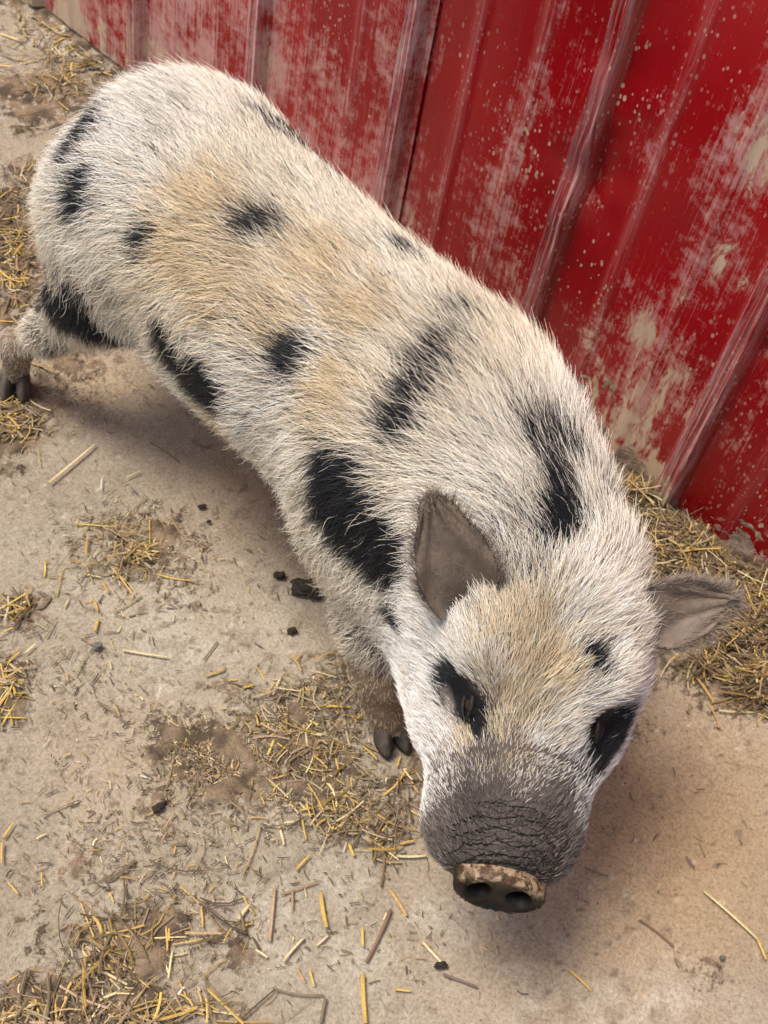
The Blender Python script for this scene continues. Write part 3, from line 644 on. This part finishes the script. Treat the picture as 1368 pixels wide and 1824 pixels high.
# --- snout disc -----------------------------------------------------------
def snout():
    C = hp(*SNOUT_C); nn = hdir(1, 0, SNOUT_TILT); x, y, nn = basis(nn, hdir(0, .10, 1.))
    na, nr = 72, 34; V_ = []; F_ = []; mud = []; wet_shade = []; hole = []
    for j in range(nr):
        r = j/(nr-1)*1.35
        for i in range(na):
            a = 2*math.pi*i/na; ca, sa = math.cos(a), math.sin(a)
            sx = .0325*(1+.04*math.cos(2*a))*(1+.06*sa); sy = .0225*(1+.05*abs(ca))*(1-.08*(sa > 0)*abs(ca)**2)
            rr = min(r, 1.0); px_, py_ = sx*rr*ca, sy*rr*sa
            z = .0026*math.exp(-((rr-.86)/.14)**2)-.0012*(1-rr)
            if r > 1: k = (r-1)/.35; z = -k*.016-.001; px_ *= 1+.02*k; py_ *= 1+.02*k
            for s_ in (-1, 1):
                q = ((px_-s_*.0150)/.0070)**2+((py_-.0005+.25*abs(px_-s_*.0150))/.0072)**2
                z -= .0092*math.exp(-q**1.5); z += .0012*math.exp(-((math.sqrt(q)-1.5)/.35)**2)*(r <= 1)
            z += .0006*math.sin(31*px_*60+7*py_*50)*(rr > .7)
            V_.append(C+x*px_+y*py_+nn*z)
            mud.append(max(0, min(1, ((py_/.0225-.25)*2.2+.6*(rr > .9)*(sa > -.1))*(.25+min(1, abs(px_+.002)/.016)**2))))
            wet_shade.append(1-min(1, max(0, (py_-.004)/.010)))  # lower face darkened: wet skin plus shadow put into the colour
            hole.append(max(math.exp(-(((px_-s_*.0150)/.0085)**2+((py_-.0005)/.0085)**2)**2) for s_ in (-1, 1)))
    for j in range(nr-1):
        for i in range(na): F_.append((j*na+i, (j+1)*na+i, (j+1)*na+(i+1) % na, j*na+(i+1) % na))
    n = NM('snout_skin'); v = n.coord()
    base = n.ramp(n.noise(v, 90, 4), (.35, (.035, .019, .010)), (.7, (.10, .052, .024)))
    mk = n.math('MULTIPLY', n.ramp(n.attr('mud', 'Fac'), (.1, 0.0), (.5, 1.0)), n.ramp(n.noise(v, 120, 5, .7, .5), (.46, 0.0), (.56, .9)))
    c = n.mix(mk, base, n.ramp(n.noise(v, 160, 4), (.3, (.25, .17, .105)), (.7, (.42, .31, .20))))
    c = n.mix(n.attr('wet_shade', 'Fac'), c, n.ramp(n.noise(v, 140, 4, .7), (.35, (.005, .004, .003)), (.7, (.020, .013, .008))))
    c = n.mix(n.attr('hole', 'Fac'), c, (.002, .0015, .001))
    mat = n.done(c, n.mix(n.math('MAXIMUM', mk, n.attr('hole', 'Fac')), (.42,)*3, (.9,)*3), n.bump(n.math('ADD', mk, n.noise(v, 420, 4)), .4, .001), Specular_IOR_Level=n.math('MULTIPLY_ADD', n.attr('hole', 'Fac'), -.3, .3))
    ob = mesh_obj('snout_disc', V_, F_, mat, pig); fattr(ob.data, 'mud', mud); fattr(ob.data, 'wet_shade', wet_shade); fattr(ob.data, 'hole', hole)
    ob['label'] = 'mud-smeared brown snout disc with two nostrils'
snout()
# --- hooves -----------------------------------------------------------
n = NM('hoof_horn'); v_ = n.coord(); m_hoof = n.done(n.ramp(n.noise(n.map(v_, (1, 1, .25)), 160, 5), (.3, (.025, .02, .017)), (.7, (.115, .09, .068))), .8, n.bump(n.noise(n.map(v_, (1, 1, .12)), 300, 3), .5, .001))
def toe(c, yaw, L_, W_, H_):
    V_ = []; F_ = []; na = 14; ca, sa = math.cos(yaw), math.sin(yaw)
    rings = [(0, 1.0, 1.0, .0), (.25, 1.0, 1.0, -.02), (.6, .92, .93, -.12), (.9, .8, .86, -.26), (1.0, .62, .7, -.30)]
    for z, sl, sw, sh in rings:
        for i in range(na):
            a = 2*math.pi*i/na; x = math.cos(a); y = math.sin(a)
            px_ = L_*(x*sl*.5*(1.12 if x > 0 else .9)+sh); py_ = W_*.5*y*sw*(1-.28*max(0, x)**2)
            V_.append((c[0]+px_*ca-py_*sa, c[1]+px_*sa+py_*ca, c[2]+z*H_))
    for j in range(len(rings)-1):
        for i in range(na): F_.append((j*na+i, j*na+(i+1) % na, (j+1)*na+(i+1) % na, (j+1)*na+i))
    F_.append(tuple(range(na))[::-1]); F_.append(tuple(range((len(rings)-1)*na, len(rings)*na)))
    return V_, F_
for key, yaw in (('hr', -.75), ('hl', -.1), ('fr', -.45), ('fl', -.1)):
    p = LEGS[key][-1][0]; ca, sa = math.cos(yaw), math.sin(yaw)
    for s_ in (-1, 1):
        c0 = (p[0]+.011*ca-s_*.0088*sa*-1*-1, p[1]+.011*sa+s_*.0088*ca, 0.0005)
        V_, F_ = toe(c0, yaw-s_*-.06, .033, .0155, .027); mesh_obj('hoof', V_, F_, m_hoof, pig)
        c1 = (p[0]-.019*ca-s_*.011*sa, p[1]-.019*sa+s_*.011*ca, .026)
        V_, F_ = toe(c1, yaw+math.pi*.0, .012, .009, .017); mesh_obj('dewclaw', V_, F_, m_hoof, pig)
# tail hanging behind the rump
V_ = []; F_ = []
for i in range(14):
    t = i/13; c0 = np.array([-.298-.02*math.sin(t*3), .03+.012*math.sin(t*2.2), .30-.11*t]); rr = .009*(1-.7*t)
    for k in range(8): a = k*math.pi/4; V_.append(c0+rr*np.array([math.cos(a), math.sin(a), 0]))
for i in range(13):
    for k in range(8): F_.append((i*8+k, i*8+(k+1) % 8, (i+1)*8+(k+1) % 8, (i+1)*8+k))
tl = mesh_obj('tail', V_, F_, SKIN, pig); fcol(tl.data, 'skin', np.tile([.36, .28, .23], (len(V_), 1)))
fur()

# ------------------------------------------------------------------ straw
def straw_mat():
    n = NM('straw'); v = n.coord('Generated'); c = n.attr('tone')
    ob = n.coord('Object')
    c = n.mix(n.ramp(n.noise(ob, 700, 3, .6), (.35, .45), (.6, 0.0)), c, (.13, .085, .04))
    return n.done(c, .5, n.bump(n.noise(n.map(ob, (1, 1, 1)), 900, 2), .3, .0006), Specular_IOR_Level=.4)
STRAW = straw_mat()
TONES = {'golden': (.62, .41, .095), 'pale': (.70, .57, .31), 'orange': (.52, .33, .105), 'dull': (.36, .26, .14), 'brown': (.19, .125, .07), 'white': (.72, .68, .60), 'pinkish': (.52, .37, .24)}
def tubes(A, B, Wd, bend, flat, nseg=3, ns=5):
    """stalks from A to B (N,3) as one vertex/face block each"""
    n_ = len(A); D = B-A; L = np.linalg.norm(D, axis=1, keepdims=True); d = D/(L+1e-9)
    up = np.tile([0, 0, 1.], (n_, 1)); s_ = nrm(np.cross(d, up)+1e-6); u_ = np.cross(s_, d)
    V_ = np.empty((n_, (nseg+1)*ns, 3))
    for j in range(nseg+1):
        t = j/nseg; c0 = A+D*t+s_*(bend*np.sin(math.pi*t))[:, None]*L
        wj = (Wd*(1-.12*t))[:, None]*.5
        for k in range(ns):
            a = 2*math.pi*k/ns
            V_[:, j*ns+k] = c0+s_*wj*math.cos(a)+u_*wj*flat[:, None]*math.sin(a)
    F0 = []
    for j in range(nseg):
        for k in range(ns): F0.append((j*ns+k, j*ns+(k+1) % ns, (j+1)*ns+(k+1) % ns, (j+1)*ns+k))
    return V_, F0
def floor_z(P): return -.002
def stalk(name, a, b, wpx, tone, seed):
    a = np.array(a); b = np.array(b); c0 = (a+b)/2; r = np.random.default_rng(seed)
    wd = wpx*np.linalg.norm(c0-CO)/FPX*.92
    V_, F0 = tubes((a-c0)[None], (b-c0)[None], np.array([wd]), np.array([r.normal(0, .02)]), np.array([r.uniform(.45, .8)]), 4, 6)
    V_ = V_[0]; V_[:, 2] += wd*.42
    F_ = F0+[(5, 4, 3, 2, 1, 0), tuple(range(24, 30))]
    o = mesh_obj(name, V_, F_, STRAW, None, False); o.location = c0
    tn = np.clip(np.array(TONES[tone])*r.normal(1, .1)+r.normal(0, .015, 3), .02, .9); fcol(o.data, 'tone', np.tile(tn, (len(V_), 1))*np.repeat(np.array([.75, 1, 1.05, 1, .8]), 6)[:, None])
    return o
REG = {1: (0, 760, 3.3775), 2: (0, 1280, 3.3525), 3: (360, 1120, 3.257), 4: (380, 1450, 2.85), 5: (900, 1180, 2.833)}
ST = {1: [(295,340,570,110,16,'pale'),(735,1345,1010,1390,14,'pale'),(450,585,695,605,12,'golden'),(945,890,1150,928,12,'golden'),(670,845,805,1020,10,'golden'),(500,890,610,908,10,'pale'),(525,855,560,940,9,'golden'),(615,935,655,1005,16,'orange'),(565,1045,590,1115,14,'golden'),(590,1160,570,1235,20,'golden'),(275,1270,335,1160,9,'dull'),(150,1365,213,1310,12,'pale'),(450,1500,525,1365,8,'dull'),(680,1120,850,1020,9,'dull'),(385,1090,413,1040,12,'pale'),(585,1655,765,1790,15,'brown'),(1225,1405,1310,1295,12,'brown'),(1240,1503,1350,1465,12,'golden'),(10,1800,130,1610,12,'golden'),(0,1750,155,1755,8,'golden'),(0,1245,95,1205,10,'golden'),(0,1135,100,1140,10,'pale'),(900,95,1080,215,9,'brown'),(760,305,845,268,8,'pale'),(615,310,610,385,10,'white'),(402,1480,408,1530,10,'orange'),(270,810,265,905,10,'golden'),(10,1540,70,1605,14,'golden')],
 2: [(245,585,475,485,10,'dull'),(20,715,82,622,14,'golden'),(15,740,12,865,16,'golden'),(45,975,110,1050,14,'orange'),(250,920,250,1000,10,'golden'),(960,740,995,680,12,'dull'),(970,670,1045,560,10,'dull'),(1045,190,990,430,10,'brown'),(820,1005,870,920,9,'pinkish'),(925,885,945,835,14,'dull'),(1190,850,1220,755,9,'dull'),(1075,1000,1190,1105,10,'golden'),(1200,1125,1210,1250,14,'golden'),(985,1215,1000,1390,14,'golden'),(1008,1215,1010,1330,12,'golden'),(820,1295,828,1405,16,'golden'),(680,1280,790,1450,10,'golden'),(525,1470,760,1590,16,'pale'),(660,1445,790,1495,12,'golden'),(645,1470,680,1525,16,'golden'),(870,1315,1110,1305,10,'pale'),(1030,1350,1235,1310,10,'golden'),(1030,1390,1005,1555,14,'pale'),(0,1815,220,1700,26,'pale'),(320,1650,340,1824,16,'golden'),(498,1665,497,1824,14,'golden'),(660,1645,800,1645,10,'pale'),(1065,1560,1110,1655,12,'golden'),(1040,1680,1100,1605,14,'white'),(810,1540,940,1650,8,'golden'),(340,1560,410,1410,12,'dull'),(300,1295,425,1225,10,'dull'),(680,1824,880,1600,12,'dull'),(1080,1735,1220,1770,12,'golden'),(837,342,878,355,12,'white')],
 3: [(20,278,130,238,14,'golden'),(320,225,372,315,12,'golden'),(410,385,475,250,10,'pale'),(235,345,300,328,16,'golden'),(585,300,580,460,16,'dull'),(560,580,695,620,18,'pale'),(645,280,665,345,14,'pale'),(700,450,860,455,14,'golden'),(690,370,870,320,10,'dull'),(890,430,1005,525,12,'golden'),(930,680,1015,760,12,'golden'),(775,755,800,855,12,'golden'),(705,880,765,945,14,'golden'),(740,850,825,905,10,'pale'),(380,735,415,650,16,'golden'),(310,500,328,565,12,'golden'),(385,550,384,610,12,'golden'),(820,960,1110,1130,12,'golden'),(1000,1230,1080,1130,12,'golden'),(565,1055,700,1020,14,'golden'),(435,1125,475,1255,16,'pale'),(505,1015,560,1075,14,'pale'),(580,1095,605,1225,12,'golden'),(625,1145,695,1060,14,'pinkish'),(915,1115,985,1175,14,'pinkish'),(1115,885,1245,825,12,'golden'),(1130,805,1150,740,14,'golden'),(1215,880,1255,955,12,'golden'),(335,970,368,930,10,'golden'),(340,975,362,1025,10,'golden')],
 4: [(150,310,240,60,10,'dull'),(545,405,575,580,24,'golden'),(310,380,285,650,20,'dull'),(125,540,182,465,22,'pale'),(400,390,402,490,14,'dull'),(355,750,455,635,14,'pale'),(525,670,580,620,14,'pale'),(892,383,980,520,20,'orange'),(900,485,775,755,18,'brown'),(757,580,760,675,14,'golden'),(690,155,713,215,16,'golden'),(757,820,772,1066,26,'golden'),(1060,650,1175,775,14,'pale'),(490,795,513,875,12,'golden'),(425,785,465,855,10,'orange'),(300,885,560,920,12,'brown'),(570,940,545,1066,18,'brown'),(920,890,1000,900,12,'golden'),(1165,815,1340,880,14,'brown'),(945,155,1018,138,16,'golden'),(930,215,1080,212,14,'pale'),(420,285,490,210,14,'golden'),(850,370,870,170,14,'brown'),(215,690,275,730,14,'pale'),(340,410,530,345,12,'dull'),(830,150,940,235,10,'pale'),(825,130,890,45,10,'golden')],
 5: [(1000,1155,1270,1395,13,'pale'),(1270,1395,1315,1500,13,'golden'),(675,1300,850,1435,11,'brown'),(320,1550,435,1660,11,'golden'),(1055,60,1258,105,18,'golden'),(940,55,1050,205,16,'orange'),(215,1535,235,1610,10,'dull'),(910,980,955,1040,10,'brown'),(400,1040,520,1080,9,'brown'),(980,900,1010,980,8,'dull')]}
MARKS = [("the pig's front hoof", 715, 1320), ('the snout', 890, 1620), ("the pig's hind hoof", 30, 700), ('the dark dung lump', 550, 1050), ('the golden straw clump', 240, 1000), ('the brown dirt patch', 370, 1350),
         ('the bottom left litter', 130, 1790), ('the front leg litter', 590, 1225), ('the straw pile', 1230, 1040), ('the bent brown twig', 200, 1275), ('the lower right corner', 1330, 1740), ('the bottom edge', 600, 1824), ('the left edge', 0, 1400), ('the jowl', 720, 1480)]
items = []
for rg, L_ in ST.items():
    ox, oy, s_ = REG[rg]
    for (x0, y0, x1, y1, w0, tone) in L_:
        items.append((ox+x0/s_, oy+y0/s_, ox+x1/s_, oy+y1/s_, max(w0/s_, 3.0), tone))
lab = {}
for k, (x0, y0, x1, y1, w0, tone) in enumerate(items):
    o = stalk('straw_stalk' if tone != 'brown' else 'dry_twig', gnd(x0, y0), gnd(x1, y1), w0, tone, k)
    ln = math.hypot(x1-x0, y1-y0); mx, my = (x0+x1)/2, (y0+y1)/2
    mk = min(MARKS, key=lambda q: math.hypot(q[1]-mx, q[2]-my)); dist = math.hypot(mk[1]-mx, mk[2]-my)
    size = 'long' if ln > 62 else 'short' if ln < 30 else ''
    tw = {'dull': 'greyish', 'brown': 'dark brown'}.get(tone, tone); thick = 'thick ' if w0 > 7 else ''
    ang = math.degrees(math.atan2(y1-y0, x1-x0)) % 180
    lie = 'lying level' if ang < 22 or ang > 158 else 'pointing up' if 68 < ang < 112 else 'falling to the right' if ang < 90 else 'rising to the right'
    key = (' '.join((size+' '+thick+tw+(' twig' if tone == 'brown' else ' straw')+' '+lie).split()), mk[0])
    lab.setdefault(key, []).append((dist, o, tone))
ORD = ['closest to', 'second closest to', 'third closest to', 'fourth closest to', 'fifth closest to', 'sixth closest to', 'seventh closest to']
for (d0, place), L_ in lab.items():
    L_.sort(key=lambda q: q[0])
    for k, (dist, o, tone) in enumerate(L_):
        tag(o, d0+(' near ' if len(L_) == 1 else ', '+ORD[min(k, 6)]+' ')+place, 'twig' if tone == 'brown' else 'straw', 'loose twigs on the floor' if tone == 'brown' else 'loose straws on the floor')
def litter(name, label, blobs, lmin, lmax, wmin, wmax, pile, tones, seed, cat='straw'):
    r = np.random.default_rng(seed); A = []; B = []; Wd = []; T = []
    for (px, py, rx, ry, rot, cnt) in blobs:
        for _ in range(cnt):
            g1, g2 = r.normal(0, .55, 2); cx, cy = g1*rx, g2*ry
            c0 = gnd(px+cx*math.cos(rot)-cy*math.sin(rot), py+cx*math.sin(rot)+cy*math.cos(rot))
            if c0@NV > WALL_N-.02: c0 = c0-NV*(c0@NV-WALL_N+.02+abs(r.normal(0, .03)))
            ln = lmin+(lmax-lmin)*r.random()**1.7; a = r.uniform(0, math.pi); el = r.normal(0, .10 if pile else .04)
            d = np.array([math.cos(a)*math.cos(el), math.sin(a)*math.cos(el), math.sin(el)])*ln*.5
            wd = r.uniform(wmin, wmax)*(.6+.4*r.random())
            hgt = pile*max(0, 1-(g1*g1+g2*g2)*.55)*r.random()**1.3
            z = abs(d[2])+wd*.3+hgt; c0 = c0+np.array([0, 0, z-.001])
            A.append(c0-d); B.append(c0+d); Wd.append(wd)
            t = np.array(tones[r.integers(len(tones))]); top = .55+.45*(hgt/max(pile, 1e-6)) if pile else 1
            T.append(np.clip(t*r.normal(1, .2)*r.uniform(.55, 1.05)*(1 if r.random() > .3 else .55), .015, .9))
    A = np.array(A); B = np.array(B); Wd = np.array(Wd); n_ = len(A)
    V_, F0 = tubes(A, B, Wd, r.normal(0, .07, n_), r.uniform(.25, .7, n_), 3, 4)
    nv = V_.shape[1]; F0 = np.array(F0); F_ = (F0[None]+(np.arange(n_)*nv)[:, None, None]).reshape(-1, 4)
    o = mesh_obj(name, V_.reshape(-1, 3), F_, STRAW, None, False); fcol(o.data, 'tone', np.repeat(np.array(T), nv, 0))
    tag(o, label, cat, None, 'stuff'); return o
G_ = [TONES['golden'], TONES['golden'], TONES['pale'], TONES['dull'], TONES['orange'], TONES['brown'], TONES['dull']]
D_ = [TONES['dull'], TONES['brown'], TONES['brown'], TONES['golden'], TONES['dull'], TONES['pinkish'], (.12, .085, .05)]
litter('straw_pile', 'heaped brown and golden straw against the foot of the red wall', [(1215,985,90,66,.5,1400),(1305,1105,85,66,.4,1200),(1350,1215,50,42,0,480),(1130,890,40,36,.9,420),(1370,1020,60,90,0,800),(1240,1185,40,22,0,70)], .010, .05, .0006, .0026, .026, [TONES['golden'], TONES['dull'], TONES['brown'], TONES['brown'], TONES['orange'], TONES['pale'], (.20, .135, .055), (.26, .165, .06), (.13, .085, .04)], 3)
litter('straw_litter', 'trodden straw strewn on the floor left of the front leg', [(600,1225,125,60,0,150),(560,1340,85,75,.3,150),(600,1440,120,50,.2,110),(480,1360,160,130,0,60),(685,1480,36,45,0,50),(720,1390,45,50,0,24),(500,1250,60,60,0,26)], .008, .034, .0006, .0024, .006, G_+D_, 4)
litter('straw_clump', 'small tangled golden straw clump on the floor under the flank', [(243,995,36,32,.3,90),(225,950,70,36,0,34),(170,1010,70,40,0,22)], .009, .036, .0006, .0023, .008, G_, 5)
litter('straw_litter', 'straw litter spread along the bottom left corner of the floor', [(120,1805,190,34,0,90),(195,1705,95,46,-.75,70),(300,1640,160,90,0,30),(420,1650,60,30,0,14),(300,1800,140,26,0,60),(170,1650,60,40,0,18)], .012, .05, .0007, .0029, .006, G_+D_, 6)
litter('straw_litter', 'muddy straw trodden into the floor at the left edge beside the rump', [(20,440,45,120,0,260),(15,740,50,60,0,130),(25,1085,50,28,0,50),(15,1215,28,50,0,50),(60,330,60,60,0,60)], .012, .034, .0010, .0028, .006, D_+G_[:3], 8)
litter('straw_litter', 'straw scattered along the wall foot behind the rump', [(115,150,75,26,.1,100),(210,85,40,30,.85,110),(160,40,60,30,.8,40),(50,80,70,60,0,60)], .012, .036, .0011, .0030, .006, G_+D_[:3], 9)
litter('chaff', 'fine brown chaff and crumbs sprinkled over the whole floor', [(370,1350,110,55,.5,1100),(540,1310,130,90,0,1100),(620,1450,110,60,.2,500),(230,1700,130,80,-.6,600),(120,1790,190,60,0,600),(250,970,140,90,.2,800),(300,1480,250,150,0,700),(20,500,70,260,0,350),(100,120,150,110,0,250),(640,1650,300,150,0,120),(1150,1400,200,220,0,90),(150,1200,150,120,0,250),(250,1500,260,200,0,250),(700,1600,300,180,0,150),(450,1050,150,130,0,90),(130,700,130,60,0,160)], .002, .011, .0005, .0016, 0, D_+[(.07, .05, .035), (.1, .075, .05), TONES['pale']], 10, 'chaff')
# ------------------------------------------------------------------ lumps on the floor
n = NM('dung'); v_ = n.coord(); m_clod = n.done(n.ramp(n.noise(v_, 150, 5, .7), (.3, (.018, .013, .009)), (.7, (.075, .052, .034))), .85, n.bump(n.noise(v_, 240, 5, .8), 1, .004))
n = NM('grey_stone'); v_ = n.coord(); m_stone = n.done(n.ramp(n.noise(v_, 150, 5, .7), (.3, (.10, .095, .09)), (.7, (.19, .17, .155))), .85, n.bump(n.noise(v_, 240, 5, .8), .6, .002))
def clod(px, py, lx, ly, rot, name, label, cat, mat, seed):
    c0 = gnd(px, py); k = np.linalg.norm(c0-CO)/FPX; V_, F_ = uvsphere(np.zeros(3), 1.0, 30, 20); V_ = np.array(V_)
    V_ *= (1+.42*vnoise(V_, 1.5, seed)+.30*vnoise(V_, 3.6, seed+1)+.16*vnoise(V_, 8, seed+2))[:, None]
    V_ *= np.array([lx*k*.5, ly*k*.5, min(lx, ly)*k*.42]); cr, sr = math.cos(rot), math.sin(rot)
    V_ = np.stack([V_[:, 0]*cr-V_[:, 1]*sr, V_[:, 0]*sr+V_[:, 1]*cr, V_[:, 2]], 1)
    V_[:, 2] += min(lx, ly)*k*.26
    o = mesh_obj(name, V_, F_, mat); o.location = c0; tag(o, label, cat, 'lumps on the floor'); return o
clod(553,1052,62,36,.25,'dung_lump','large dark dung lump on the floor beside the pig\'s chest','dung',m_clod,1)
clod(497,1027,20,15,0,'dung_lump','small dark dung crumb just above the large dung lump','dung',m_clod,5)
clod(360,904,13,9,.5,'dung_lump','small black crumb on bare concrete below the belly','dung',m_clod,9)
clod(372,930,8,6,.5,'dung_lump','tiniest black crumb just below another under the belly','dung',m_clod,10)
clod(172,1152,17,13,.4,'stone','small grey pebble on the floor below the golden straw clump','stone',m_stone,13)
clod(282,1440,26,12,1.0,'dung_lump','dark lump at the end of a twig in the brown dirt','dung',m_clod,17)
clod(1287,1706,11,8,.4,'stone','tiny grey pebble in the lower right of the floor','stone',m_stone,19)
clod(785,1720,22,10,.3,'dirt_clod','small dark dirt clod beneath the snout near a pale straw','dirt clod',m_clod,23)
clod(520,1125,16,12,.3,'dirt_clod','small dark dirt crumb left of the front leg','dirt clod',m_clod,25)
